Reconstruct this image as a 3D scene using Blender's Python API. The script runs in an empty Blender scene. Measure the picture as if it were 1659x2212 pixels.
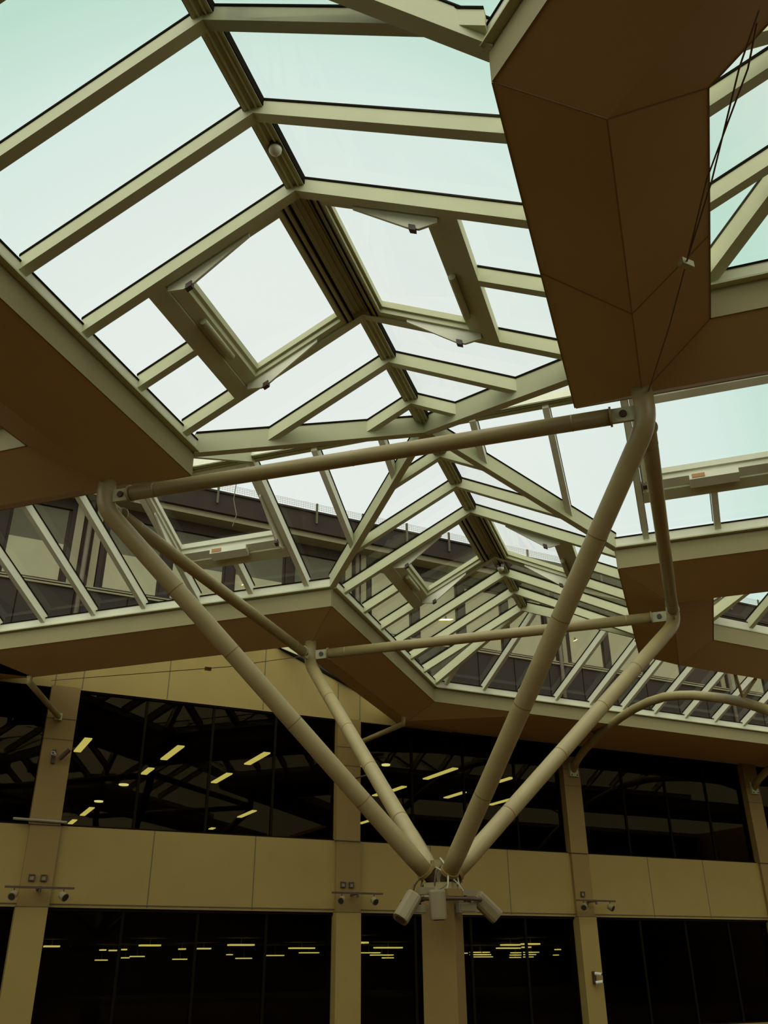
import bpy, math, random
from mathutils import Vector, Matrix
random.seed(7)
S = 0.58            # one layout unit in metres
EYE = 1.6; FZ = -EYE / S   # camera height above the floor
C = bpy.context.scene.collection
R2 = 2 ** -0.5

# ------------------------------------------------------------------ camera
PITCH, ROLL, YAW, FPX = 0.4747, -0.0087, 1.1042, 1906.98
fwd = Vector((math.cos(YAW) * math.cos(PITCH), math.sin(YAW) * math.cos(PITCH), math.sin(PITCH)))
r0 = Vector((math.sin(YAW), -math.cos(YAW), 0)); u0 = r0.cross(fwd)
rgt = r0 * math.cos(ROLL) + u0 * math.sin(ROLL)
upv = -r0 * math.sin(ROLL) + u0 * math.cos(ROLL)
cam_d = bpy.data.cameras.new('camera'); cam = bpy.data.objects.new('camera', cam_d); C.objects.link(cam)
m = Matrix((rgt, upv, -fwd)).transposed().to_4x4(); m.translation = (0, 0, EYE)
cam.matrix_world = m
cam_d.sensor_fit = 'HORIZONTAL'; cam_d.sensor_width = 36; cam_d.lens = FPX / 1659 * 36
cam_d.clip_end = 1000
sc = bpy.context.scene
sc.camera = cam

# ------------------------------------------------------------------ sky and exposure
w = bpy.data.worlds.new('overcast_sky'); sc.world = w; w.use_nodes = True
nt = w.node_tree; nt.nodes.clear()
out = nt.nodes.new('ShaderNodeOutputWorld'); bg = nt.nodes.new('ShaderNodeBackground')
tc = nt.nodes.new('ShaderNodeTexCoord')
dot = nt.nodes.new('ShaderNodeVectorMath'); dot.operation = 'DOT_PRODUCT'
dot.inputs[1].default_value = Vector((0.30, 0.85, 0.43)).normalized()
ramp = nt.nodes.new('ShaderNodeValToRGB')
ramp.color_ramp.elements[0].position = 0.84; ramp.color_ramp.elements[0].color = (0.54, 0.78, 0.66, 1)
ramp.color_ramp.elements[1].position = 0.96; ramp.color_ramp.elements[1].color = (0.85, 0.90, 0.865, 1)
e = ramp.color_ramp.elements.new(0.885); e.color = (0.72, 0.87, 0.81, 1)
e = ramp.color_ramp.elements.new(0.70); e.color = (0.86, 0.86, 0.80, 1)
nt.links.new(tc.outputs['Generated'], dot.inputs[0]); nt.links.new(dot.outputs['Value'], ramp.inputs['Fac'])
nt.links.new(ramp.outputs['Color'], bg.inputs['Color'])
# extra sky brightness added behind the camera, out of view, to lift rafter sides
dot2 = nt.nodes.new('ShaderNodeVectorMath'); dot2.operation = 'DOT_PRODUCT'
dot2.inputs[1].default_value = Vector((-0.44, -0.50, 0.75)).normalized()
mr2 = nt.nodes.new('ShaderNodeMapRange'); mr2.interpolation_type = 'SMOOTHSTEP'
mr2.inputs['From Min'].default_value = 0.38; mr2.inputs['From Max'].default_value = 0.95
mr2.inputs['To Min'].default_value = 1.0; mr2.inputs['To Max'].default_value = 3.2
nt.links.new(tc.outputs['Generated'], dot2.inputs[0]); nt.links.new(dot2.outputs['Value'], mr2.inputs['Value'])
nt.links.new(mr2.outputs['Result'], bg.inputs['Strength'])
nt.links.new(bg.outputs[0], out.inputs[0])
sc.view_settings.view_transform = 'Standard'; sc.view_settings.look = 'None'
sc.view_settings.exposure = 0.0; sc.view_settings.gamma = 1.0; sc.view_settings.use_curve_mapping = False
sc.cycles.max_bounces = 10; sc.cycles.transparent_max_bounces = 24; sc.cycles.diffuse_bounces = 6
sc.cycles.use_denoising = True

# ------------------------------------------------------------------ materials
def mat(name, col, rough=0.6, metal=0.0, noise=0.0, scale=3.0, spec=0.3, emit=None, es=1.0):
    M = bpy.data.materials.new(name); M.use_nodes = True
    t = M.node_tree; b = t.nodes['Principled BSDF']
    b.inputs['Roughness'].default_value = rough; b.inputs['Metallic'].default_value = metal
    b.inputs['Specular IOR Level'].default_value = spec
    b.inputs['Base Color'].default_value = (*col, 1)
    if noise:
        n = t.nodes.new('ShaderNodeTexNoise'); n.inputs['Scale'].default_value = scale; n.inputs['Detail'].default_value = 5
        co = t.nodes.new('ShaderNodeTexCoord'); t.links.new(co.outputs['Object'], n.inputs['Vector'])
        r = t.nodes.new('ShaderNodeValToRGB')
        r.color_ramp.elements[0].position = 0.3; r.color_ramp.elements[1].position = 0.7
        r.color_ramp.elements[0].color = (*[c * (1 - noise) for c in col], 1)
        r.color_ramp.elements[1].color = (*[min(1, c * (1 + noise * 0.5)) for c in col], 1)
        t.links.new(n.outputs['Fac'], r.inputs['Fac']); t.links.new(r.outputs['Color'], b.inputs['Base Color'])
    if emit:
        b.inputs['Emission Color'].default_value = (*emit, 1); b.inputs['Emission Strength'].default_value = es
    return M

def glass_mat(name, tint, refl, fres=.05):
    M = bpy.data.materials.new(name); M.use_nodes = True
    t = M.node_tree; t.nodes.clear()
    o = t.nodes.new('ShaderNodeOutputMaterial'); mx = t.nodes.new('ShaderNodeMixShader')
    tr = t.nodes.new('ShaderNodeBsdfTransparent'); tr.inputs[0].default_value = (*tint, 1)
    gl = t.nodes.new('ShaderNodeBsdfGlossy'); gl.inputs['Roughness'].default_value = 0.01
    gl.inputs['Color'].default_value = (*(refl if isinstance(refl, tuple) else (refl, refl, refl)), 1)
    lw = t.nodes.new('ShaderNodeLayerWeight'); lw.inputs['Blend'].default_value = 0.5
    pw = t.nodes.new('ShaderNodeMath'); pw.operation = 'POWER'; pw.inputs[1].default_value = 4.5
    mr = t.nodes.new('ShaderNodeMapRange'); mr.inputs['To Min'].default_value = fres; mr.inputs['To Max'].default_value = 0.9
    t.links.new(lw.outputs['Facing'], pw.inputs[0]); t.links.new(pw.outputs[0], mr.inputs['Value'])
    t.links.new(mr.outputs['Result'], mx.inputs[0]); t.links.new(tr.outputs[0], mx.inputs[1]); t.links.new(gl.outputs[0], mx.inputs[2])
    t.links.new(mx.outputs[0], o.inputs[0])
    return M

PAINT = mat('cream_painted_steel', (0.50, 0.52, 0.30), 0.55, noise=0.06, scale=2)
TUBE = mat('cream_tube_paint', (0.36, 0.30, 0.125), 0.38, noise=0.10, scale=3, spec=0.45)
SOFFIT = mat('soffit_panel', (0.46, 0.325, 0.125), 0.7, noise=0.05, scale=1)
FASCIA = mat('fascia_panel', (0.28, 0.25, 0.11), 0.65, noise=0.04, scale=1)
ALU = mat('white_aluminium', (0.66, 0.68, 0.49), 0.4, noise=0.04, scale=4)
GASKET = mat('black_gasket', (0.010, 0.008, 0.004), 0.9, spec=0.02)
SJOINT = mat('soffit_joint', (0.30, 0.22, 0.10), 0.9)
JOINT = mat('dark_joint', (0.12, 0.10, 0.05), 0.9)
CLAD = mat('wall_cladding_panel', (0.29, 0.215, 0.055), 0.6, noise=0.05, scale=1.5)
CLAD2 = mat('pillar_cladding', (0.23, 0.155, 0.04), 0.6, noise=0.05, scale=1.5)
GLASS = glass_mat('clear_roof_glass', (0.95, 0.965, 0.95), 0.9, 0.03)
TINT = glass_mat('dark_tinted_glass', (0.42, 0.42, 0.30), (0.15, 0.11, 0.055), 0.07)
VGLASS = glass_mat('window_glass', (0.75, 0.78, 0.70), 0.8, 0.06)
FLOOR = mat('terracotta_floor', (0.092, 0.041, 0.009), 0.7, noise=0.15, scale=0.8)
DARK = mat('dark_interior', (0.035, 0.025, 0.015), 0.9)
GREY = mat('grey_metal', (0.25, 0.22, 0.13), 0.45, noise=0.1, scale=8)
DKMET = mat('dark_bracket', (0.07, 0.045, 0.025), 0.5)
LAMPB = mat('lamp_body', (0.24, 0.20, 0.10), 0.5)
LENS = mat('dark_lens', (0.03, 0.03, 0.02), 0.15, spec=0.6)
TUBEL = mat('fluorescent_glow', (0.8, 0.75, 0.4), emit=(1.0, 0.86, 0.36), es=3.0)
PENDL = mat('pendant_glow', (0.8, 0.8, 0.5), emit=(1.0, 0.93, 0.6), es=4.0)
EXT = mat('facade_panel', (0.07, 0.068, 0.038), 0.8, noise=0.12, scale=0.8)
EXTB = mat('facade_lower_panel', (0.016, 0.012, 0.006), 0.8, noise=0.15, scale=0.8)
EXTT = mat('facade_pale_trim', (0.17, 0.16, 0.085), 0.7)
EAVE = mat('brown_eave', (0.018, 0.012, 0.005), 0.8, noise=0.2, scale=2)
BLIND = mat('pale_blind', (0.25, 0.245, 0.14), 0.8, noise=0.06, scale=2)
PIPE = mat('downpipe', (0.09, 0.075, 0.045), 0.6)
LABEL = mat('orange_sticker', (0.40, 0.20, 0.07), 0.6)
CABLE = mat('cable_sheath', (0.16, 0.12, 0.07), 0.7)

# ------------------------------------------------------------------ helpers
def PQ(P, Q, z): return Vector(((P - Q) * R2, (P + Q) * R2, z))
def XY(X, Y, z): return Vector((X, Y, z))
def W(v): return Vector((v[0] * S, v[1] * S, v[2] * S + EYE))

class MB:
    def __init__(s): s.v = []; s.f = []; s.mi = []
    def add(s, vs, fs, mi=0):
        n = len(s.v); s.v += [W(x) for x in vs]
        for f in fs: s.f.append([n + i for i in f]); s.mi.append(mi)
        return s
    def hexa(s, c, mi=0):      # 8 corners: bottom ring 0-3, top ring 4-7
        return s.add(c, [(3, 2, 1, 0), (4, 5, 6, 7), (0, 1, 5, 4), (1, 2, 6, 5), (2, 3, 7, 6), (3, 0, 4, 7)], mi)
    def box(s, a, b, mi=0):
        (x0, y0, z0), (x1, y1, z1) = a, b
        return s.hexa([(x0, y0, z0), (x1, y0, z0), (x1, y1, z0), (x0, y1, z0), (x0, y0, z1), (x1, y0, z1), (x1, y1, z1), (x0, y1, z1)], mi)
    def prism(s, ring, z1, mi=0):  # ring of 3D points, extruded up to height z1
        n = len(ring); top = [(p[0], p[1], z1) for p in ring]
        fs = [tuple(reversed(range(n))), tuple(range(n, 2 * n))] + [(i, (i + 1) % n, n + (i + 1) % n, n + i) for i in range(n)]
        return s.add(list(ring) + top, fs, mi)
    def slab(s, ring, th, mi=0):
        n = len(ring); top = [(p[0], p[1], p[2] + th) for p in ring]
        fs = [tuple(reversed(range(n))), tuple(range(n, 2 * n))] + [(i, (i + 1) % n, n + (i + 1) % n, n + i) for i in range(n)]
        return s.add(list(ring) + top, fs, mi)
    def beam(s, a, b, wd, dp, mi=0, cap=None):   # underside centre line a-b, vertical sides
        a = Vector(a); b = Vector(b); d = b - a; h = Vector((d.x, d.y, 0)).normalized()
        sd = Vector((-h.y, h.x, 0)) * wd / 2; up = Vector((0, 0, dp))
        s.hexa([a - sd, b - sd, b + sd, a + sd, a - sd + up, b - sd + up, b + sd + up, a + sd + up], mi)
        if cap is not None:
            sd2 = sd * 1.12; g = Vector((0, 0, 0.05))
            s.hexa([a - sd2 + up, b - sd2 + up, b + sd2 + up, a + sd2 + up, a - sd2 + up + g, b - sd2 + up + g, b + sd2 + up + g, a + sd2 + up + g], cap)
        return s
    def tube(s, pts, r, n=20, mi=0, caps=True):
        pts = [Vector(p) for p in pts]; rr = r if isinstance(r, (list, tuple)) else [r] * len(pts)
        t0 = (pts[1] - pts[0]).normalized(); ref = Vector((0, 0, 1)) if abs(t0.z) < 0.9 else Vector((1, 0, 0))
        nx = t0.cross(ref).normalized(); vs = []
        for i, p in enumerate(pts):
            t = ((pts[min(i + 1, len(pts) - 1)] - pts[max(i - 1, 0)])).normalized()
            nx = (nx - t * nx.dot(t)).normalized(); ny = t.cross(nx)
            for k in range(n):
                a = 2 * math.pi * k / n; vs.append(p + (nx * math.cos(a) + ny * math.sin(a)) * rr[i])
        fs = []
        for i in range(len(pts) - 1):
            for k in range(n): fs.append((i * n + k, i * n + (k + 1) % n, (i + 1) * n + (k + 1) % n, (i + 1) * n + k))
        if caps: fs += [tuple(reversed(range(n))), tuple((len(pts) - 1) * n + k for k in range(n))]
        return s.add(vs, fs, mi)
    def obj(s, name, mats, parent=None, smooth=False):
        me = bpy.data.meshes.new(name); me.from_pydata([tuple(v) for v in s.v], [], s.f)
        if not isinstance(mats, (list, tuple)): mats = [mats]
        for m_ in mats: me.materials.append(m_)
        for p, i in zip(me.polygons, s.mi): p.material_index = i
        if smooth:
            for p in me.polygons: p.use_smooth = len(p.vertices) == 4
        me.validate(); me.update()
        o = bpy.data.objects.new(name, me); C.objects.link(o)
        if parent is not None:
            o.parent = parent
            pw = parent_world(parent)
            o.matrix_parent_inverse = pw.inverted()
        return o

def parent_world(p):   # things are Empties that are only moved; their mesh parts sit at the origin
    return Matrix.Translation(p.location) if p.type == 'EMPTY' else Matrix.Identity(4)

def tag(o, label, cat, group=None):
    o['label'] = label; o['category'] = cat
    if group: o['group'] = group
    return o
def thing(name, label, cat, at, group=None):
    o = bpy.data.objects.new(name, None); C.objects.link(o); o.location = W(at); o.empty_display_size = 0.2
    return tag(o, label, cat, group)
def struct(o): o['kind'] = 'structure'; return o

# roof geometry constants (layout units, z measured from the eye)
ZS, ZK, ZF, ZE, ZR, HW = 10.0, 9.38, 10.5, 10.69, 12.94, 4.40
SL = (ZR - ZE) / HW
QL, QR, PA, PB, YC, YE = 9.70, 0.92, 15.30, 24.06, 32.30, 23.62
QC, PC, YM = 5.28, 19.66, 27.92
A = (PC, QC); B = (34.18, QC)
def cor(Q, X=None, Y=None):
    return ((X / R2 + Q), Q) if X is not None else ((Y / R2 - Q), Q)
XA, XB, YD = 4.67, 7.18, 21.15
NIc = cor(0.98, X=XA); OL = cor(QL, Y=YC); IR = cor(QR, Y=YE)

# ------------------------------------------------------------------ the setting: floor and outer walls
o = MB().box((-22, -16, FZ - .3), (64, 36.9, FZ)).obj('floor', FLOOR); struct(o)
for nm, a, b in (('wall_left', (-22.4, -16, FZ), (-22, 36.9, 10.5)), ('wall_front', (-22, -16.4, FZ), (64, -16, 10.5)),
                 ('wall_right', (64, -16, FZ), (64.4, 36.9, 10.5))):
    struct(MB().box(a, b).obj(nm, CLAD))

# soffits: downward V-shaped bands with a keel, vertical fascias to the openings
def island(faces, fasc, seams):
    mb = MB()
    for f in faces:
        ring = [Vector(p) for p in f]
        a = sum((ring[i].x * ring[(i + 1) % len(ring)].y - ring[(i + 1) % len(ring)].x * ring[i].y) for i in range(len(ring)))
        if a < 0: ring.reverse()
        mb.prism(ring, ZF)
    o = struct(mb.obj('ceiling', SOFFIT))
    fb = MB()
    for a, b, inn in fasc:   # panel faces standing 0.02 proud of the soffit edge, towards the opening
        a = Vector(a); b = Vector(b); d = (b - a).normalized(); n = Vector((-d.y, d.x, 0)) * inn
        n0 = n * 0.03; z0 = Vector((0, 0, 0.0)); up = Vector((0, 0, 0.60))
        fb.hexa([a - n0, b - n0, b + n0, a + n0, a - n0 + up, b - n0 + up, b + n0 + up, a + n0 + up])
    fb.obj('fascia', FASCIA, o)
    jb = MB()
    for a, b in seams:
        a = Vector(a) + Vector((0, 0, -0.012)); b = Vector(b) + Vector((0, 0, -0.012))
        jb.beam(a, b, 0.022, 0.02)
    if seams: jb.obj('panel_joint', SJOINT, o)
    return o
def p(c, z=ZS): return PQ(c[0], c[1], z)
# near right, around opening beside the right edge
n0 = (15.40, 0.98); D0 = cor(-1.6, X=XB); D1 = (13.38, -1.6)
k0 = (14.36, -0.31); k1 = cor(-0.31, X=5.93)
endA = XY(XA, -16, ZS); endB = XY(XB, -16, ZS); endK = XY(5.93, -16, ZK)
QF = -24
f1 = [[p(n0), p(NIc), p(k1, ZK), p(k0, ZK)], [p(NIc), endA, endK, p(k1, ZK)],
      [p(n0), p(k0, ZK), PQ(k0[0], QF, ZK), PQ(15.6, QF, ZS)],
      [p(D1), p(D0), p(k1, ZK), p(k0, ZK)], [p(D0), p(k1, ZK), endK, endB],
      [p(D1), p(k0, ZK), PQ(k0[0], QF, ZK), PQ(13.38, QF, ZS)]]
island(f1, [(p(n0), p(NIc), 1), (p(NIc), endA, 1), (p(n0), PQ(15.6, QF, ZS), -1), (p(D0), p(D1), 1), (p(D1), PQ(13.38, QF, ZS), 1), (p(D0), endB, 1)],
       [(p(NIc), p(k1, ZK)), (p(D0), p(k1, ZK)), (p(k1, ZK), p(k0, ZK)), (PQ(11.28, .98, ZS), PQ(12.0, -.31, ZK)), (PQ(11.28, -1.6, ZS), PQ(12.0, -.31, ZK)), (p(D1), p(k0, ZK))])
# near left
NL = (PA, QL); kn = (14.13, 11.03); G1 = (13.0, 12.35)
NO = cor(QL, X=-4.1); GO = cor(12.35, X=-6.7); kO = cor(11.03, X=-5.4)
f2 = [[p(NL), p(NO), p(kO, ZK), p(kn, ZK)], [p(NL), p(kn, ZK), PQ(kn[0], 30, ZK), PQ(PA - .15, 30, ZS)],
      [p(G1), p(GO), p(kO, ZK), p(kn, ZK)], [p(G1), p(kn, ZK), PQ(kn[0], 30, ZK), PQ(13.0, 30, ZS)],
      [p(NO), p(kO, ZK), XY(-5.4, -16, ZK), XY(-4.1, -16, ZS)], [p(GO), p(kO, ZK), XY(-5.4, -16, ZK), XY(-6.7, -16, ZS)]]
island(f2, [(p(NL), p(NO), -1), (p(NL), PQ(PA - .15, 30, ZS), 1), (p(G1), p(GO), 1), (p(G1), PQ(13.0, 30, ZS), 1), (p(NO), XY(-4.1, -16, ZS), 1)],
       [(p(NL), p(kn, ZK))])
# far left, around the triangular opening at the wall, and along the wall
FL = (PB, QL); kf = (25.53, 11.0); H1 = (27.0, 12.3); YK = 33.5
kb = cor(11.0, Y=YK); ka = (25.53, YK / R2 - 25.53); H2 = cor(12.3, Y=36.6); H3 = (27.0, 36.6 / R2 - 27.0)
OLp = OL
f3 = [[p(FL), p(OL), p(kb, ZK), p(kf, ZK)], [p(H1), p(kf, ZK), p(kb, ZK), p(H2)],
      [p(OL), XY(24, YC, ZS), p(kb, ZK)], [XY(24, YC, ZS), XY(24, 36.62, ZS), p(kb, ZK)], [XY(24, 36.62, ZS), p(H2), p(kb, ZK)],
      [XY(24, YC, ZS), XY(64, YC, ZS), XY(64, 36.62, ZS), XY(24, 36.62, ZS)],
      [p(FL), p(kf, ZK), p(ka, ZK), (PQ(PB, 30, ZS))], [p(H1), p(kf, ZK), p(ka, ZK), p(H3)],
      [p(ka, ZK), p(H3), XY(-22, 36.62, ZS), XY(-22, YK, ZK)], [p(ka, ZK), XY(-22, YK, ZK), XY(-22, 33.0, ZS), PQ(PB, 30, ZS)]]
cs = island(f3, [(p(FL), p(OL), 1), (p(OL), XY(64, YC, ZS), 1), (p(FL), PQ(PB, 30, ZS), -1), (p(H1), p(H2), -1), (p(H1), p(H3), 1)],
       [(p(FL), p(kf, ZK)), (p(OL), p(kb, ZK))])
# far right, around the opening at the right edge
FR = (PB, QR); kr = (25.66, -0.37); E1 = (27.27, -1.62); E2 = cor(-1.62, Y=YD); kc = cor(-0.37, Y=22.4)
f4 = [[p(FR), p(IR), p(kc, ZK), p(kr, ZK)], [p(FR), p(kr, ZK), PQ(kr[0], QF, ZK), PQ(PB, QF, ZS)],
      [p(E1), p(E2), p(kc, ZK), p(kr, ZK)], [p(E1), p(kr, ZK), PQ(kr[0], QF, ZK), PQ(27.27, QF, ZS)],
      [p(IR), XY(64, YE, ZS), XY(64, 22.4, ZK), p(kc, ZK)], [p(E2), p(kc, ZK), XY(64, 22.4, ZK), XY(64, YD, ZS)]]
island(f4, [(p(FR), p(IR), -1), (p(FR), PQ(PB, QF, ZS), 1), (p(E1), p(E2), -1), (p(E2), XY(64, YD, ZS), -1), (p(IR), XY(64, YE, ZS), 1)],
       [(p(FR), p(kr, ZK)), (p(kr, ZK), p(kc, ZK))])
# solid ceiling over the parts of the hall the photograph does not reach
co = MB()
co.prism([XY(-22, -16, 10.2), XY(-6.7, -16, 10.2), XY(-6.7, 6, 10.2), XY(-22, 6, 10.2)], ZF)
co.prism([XY(30, -16, 10.2), XY(64, -16, 10.2), XY(64, 10, 10.2), XY(30, 10, 10.2)], ZF)
struct(co.obj('ceiling', SOFFIT))

# ------------------------------------------------------------------ wall with glazed bays
YW = 36.6
BZ0, BZ1 = 1.97, 4.76
cols = [4.14 - 12.33, 4.14, 16.5, 28.75, 41.3, 53.6]
wb = MB()
wb.box((-22, YW, BZ0), (64, YW + .3, BZ1))
wb.box((-22, YW, FZ), (64, YW + .3, FZ + .12))
ob = struct(wb.obj('wall_back', CLAD))
jb = MB()
for X in (8.27, 12.42, 20.6, 24.7, 33.1, 36.8, -0.2, -4.3, 45.4, 49.5):
    jb.box((X - .02, YW - .006, BZ0 + .03), (X + .02, YW + .01, BZ1))
jb.box((-22, YW - .03, BZ0 + .1), (64, YW + .01, BZ0 + .13))
jb.obj('panel_joint', JOINT, ob)
# gable panel above the left bays, up to the triangular skylight
gp = [(19.2, 10.45), (10.4, 13.85), (1.6, 10.45)]
gb = MB()
ring = [(-1.0, YW, ZS - .05), (22.0, YW, ZS - .05), (22.0, YW, 10.45)] + [(x, YW, z) for x, z in gp] + [(-1.0, YW, 10.45)]
n = len(ring); bk = [(a, YW + .3, c) for a, b, c in ring]
gb.add(ring + bk, [tuple(range(n)), tuple(reversed(range(n, 2 * n)))] + [(i, n + i, n + (i + 1) % n, (i + 1) % n) for i in range(n)])
og = struct(gb.obj('wall_back', CLAD))
jb = MB()
for X, zt in ((8.2, 13.0), (12.42, 13.0), (3.7, 11.2), (4.75, 11.6), (16.0, 11.6), (17.1, 11.2)):
    jb.box((X - .02, YW - .006, ZS), (X + .02, YW + .01, zt))
jb.obj('panel_joint', JOINT, og)
tb = MB()
tb.beam((19.2, YW - .03, 10.47), (10.4, YW - .03, 13.87), .08, .12); tb.beam((1.6, YW - .03, 10.47), (10.4, YW - .03, 13.87), .08, .12)
struct(tb.obj('trim_1', GASKET))
# glazing bays
wn = 0
mull = {0: [-5.1, -2.0, 1.0], 1: [7.45, 10.3, 13.1], 2: [19.82, 22.6, 25.5], 3: [32.2, 35.1, 38.0], 4: [44.5, 47.5, 50.5]}
for i in range(5):
    x0, x1 = cols[i] + .5, cols[i + 1] - .5
    for (z0, z1) in ((BZ1, 9.98), (FZ + .12, BZ0)):
        wn += 1
        o = struct(bpy.data.objects.new('window_%d' % wn, None)); C.objects.link(o); o.location = W(((x0 + x1) / 2, YW + .2, z0))
        MB().box((x0, YW + .16, z0), (x1, YW + .18, z1)).obj('pane', TINT, o)
        fb = MB()
        for X in mull[i]: fb.box((X - .05, YW + .10, z0), (X + .05, YW + .22, z1))
        fb.box((x0, YW + .05, z1 - .1), (x1, YW + .25, z1)); fb.box((x0, YW + .05, z0), (x1, YW + .25, z0 + .06))
        fb.obj('window_frame', GASKET, o)
# rooms behind the glass
rb = MB()
rb.box((-22, 78, BZ1 - .5), (64, 78.3, 10.2)); rb.box((-22.2, 36.9, BZ1 - .5), (-22, 78, 10.2)); rb.box((64, 36.9, BZ1 - .5), (64.2, 78, 10.2))
rb.box((-22, 36.9, 9.95), (64, 78, 10.4)); rb.box((-22, 36.9, 4.2), (64, 78, 4.5))
struct(rb.obj('wall_office', DARK))
rb = MB()
rb.box((-22, 118, FZ), (100, 118.3, 2.6)); rb.box((-22.2, 36.9, FZ), (-22, 118, 2.6)); rb.box((100, 36.9, FZ), (100.2, 118, 2.6))
rb.box((-22, 36.9, 2.3), (100, 118, 2.6)); rb.box((-22, 36.9, FZ - .2), (100, 118, FZ))
struct(rb.obj('wall_concourse', DARK))

# pillars of the wall
plab = ['cream clad wall pillar at the left edge of the photo, with a slanted pipe at its top',
        'cream clad wall pillar directly left of the branching column', 'cream clad wall pillar right of the branching column where the arched tube starts',
        'cream clad wall pillar at the right edge of the photo']
pillars = []
for i, X in enumerate(cols[1:5]):
    wd = (1.1, 1.12, 1.02, 1.05)[i]
    top = (9.98, 9.98, 9.35, 9.98)[i]
    t = thing('pillar', plab[i], 'pillar', (X, YW, FZ), 'pillars of the glazed back wall')
    MB().box((X - wd / 2, YW - .30, FZ), (X + wd / 2, YW + .28, BZ0)).obj('lower_casing', CLAD, t)
    MB().box((X - wd / 2 + .04, YW - .16, BZ0 + .02), (X + wd / 2 + .04, YW - .002, BZ1)).obj('middle_casing', CLAD2, t)
    MB().box((X - wd / 2, YW - .20, BZ1), (X + wd / 2, YW + .28, top)).obj('upper_casing', CLAD2, t)
    j = MB()
    for z in (BZ0, BZ1, 7.9, 8.7): j.box((X - wd / 2 - .01, YW - .31 if z < 2 else YW - .21, z - .012), (X + wd / 2 + .01, YW - .0, z + .012))
    j.obj('panel_joint', JOINT, t)
    pillars.append(t)

# ------------------------------------------------------------------ glass roofs
L1L = lambda s, t, h: PQ(s, QC + t, ZR - SL * t + h)
L1R = lambda s, t, h: PQ(s, QC - t, ZR - SL * t + h)
LDF = lambda s, t, h: PQ(PC + t, s, ZR - SL * t + h)
LDN = lambda s, t, h: PQ(PC - t, s, ZR - SL * t + h)
LCF = lambda s, t, h: XY(s, YM + t, ZR - SL * t + h)
LCN = lambda s, t, h: XY(s, YM - t, ZR - SL * t + h)
XM = 0.285
LFR = lambda s, t, h: XY(XM + t, s, ZR - SL * t + h)
LFL = lambda s, t, h: XY(XM - t, s, ZR - SL * t + h)

def sbox(mb, L, s0, s1, t0, t1, h0, h1, mi=0):
    c = [L(s0, t0, h0), L(s1, t0, h0), L(s1, t1, h0), L(s0, t1, h0), L(s0, t0, h1), L(s1, t0, h1), L(s1, t1, h1), L(s0, t1, h1)]
    a = (c[1] - c[0]).cross(c[3] - c[0]).z
    if a < 0: c = [c[0], c[3], c[2], c[1], c[4], c[7], c[6], c[5]]
    return mb.hexa(c, mi)
def rafter(L, s, t0, t1, par, wd=0.2, dp=0.33):
    mb = MB(); sbox(mb, L, s - wd / 2, s + wd / 2, t0, t1, 0, dp)
    sbox(mb, L, s - wd / 2 - .015, s + wd / 2 + .015, t0, t1, dp, dp + .05, 1)
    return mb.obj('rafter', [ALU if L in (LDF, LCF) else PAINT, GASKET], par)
def ridge(L0, L1, s0, s1, par, fin=GASKET):
    mb = MB()
    for L in (L0, L1):
        sbox(mb, L, s0, s1, 0, .17, .17, .36); sbox(mb, L, s0, s1, .045, .075, .12, .17); sbox(mb, L, s0, s1, .17, .19, .20, .40, 1)
    mb.obj('ridge_beam', [PAINT, fin], par)
def crease(a, b, par, nm='valley_beam', wd=.24, lo=.14, dp=.52):
    a = Vector(a) - Vector((0, 0, lo)); b = Vector(b) - Vector((0, 0, lo))
    MB().beam(a, b, wd, dp, 0, 1).obj(nm, [PAINT, GASKET], par)
def eave(a, b, inn, par, lip=.17):
    """frame standing on the soffit edge; inn = +1/-1 side of the opening"""
    a = Vector(a); b = Vector(b); d = (b - a).normalized(); n = Vector((-d.y, d.x, 0)) * inn
    mb = MB()
    def bx(o0, o1, z0, z1, mi):
        z0 = Vector((0, 0, z0 - a.z)); z1 = Vector((0, 0, z1 - a.z))
        c = [a + n * o0, b + n * o0, b + n * o1, a + n * o1]
        if inn < 0: c = [c[3], c[2], c[1], c[0]]
        mb.hexa([q + z0 for q in c] + [q + z1 for q in c], mi)
    bx(-.05, lip, 10.60, 10.64, 0); bx(-.05, lip * .65, 10.64, 10.90, 1); bx(-.05, lip * .75, 10.90, 10.94, 2 if lip > .1 else 0)
    mb.obj('eave_frame', [PAINT, ALU, GASKET], par)
def glaze(polys, par):
    mb = MB()
    for ring in polys:
        ring = [Vector(q) + Vector((0, 0, .37)) for q in ring]
        a = sum((ring[i].x * ring[(i + 1) % len(ring)].y - ring[(i + 1) % len(ring)].x * ring[i].y) for i in range(len(ring)))
        if a < 0: ring.reverse()
        mb.add(ring, [tuple(range(len(ring)))])
    mb.obj('glazing', GLASS, par)

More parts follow.
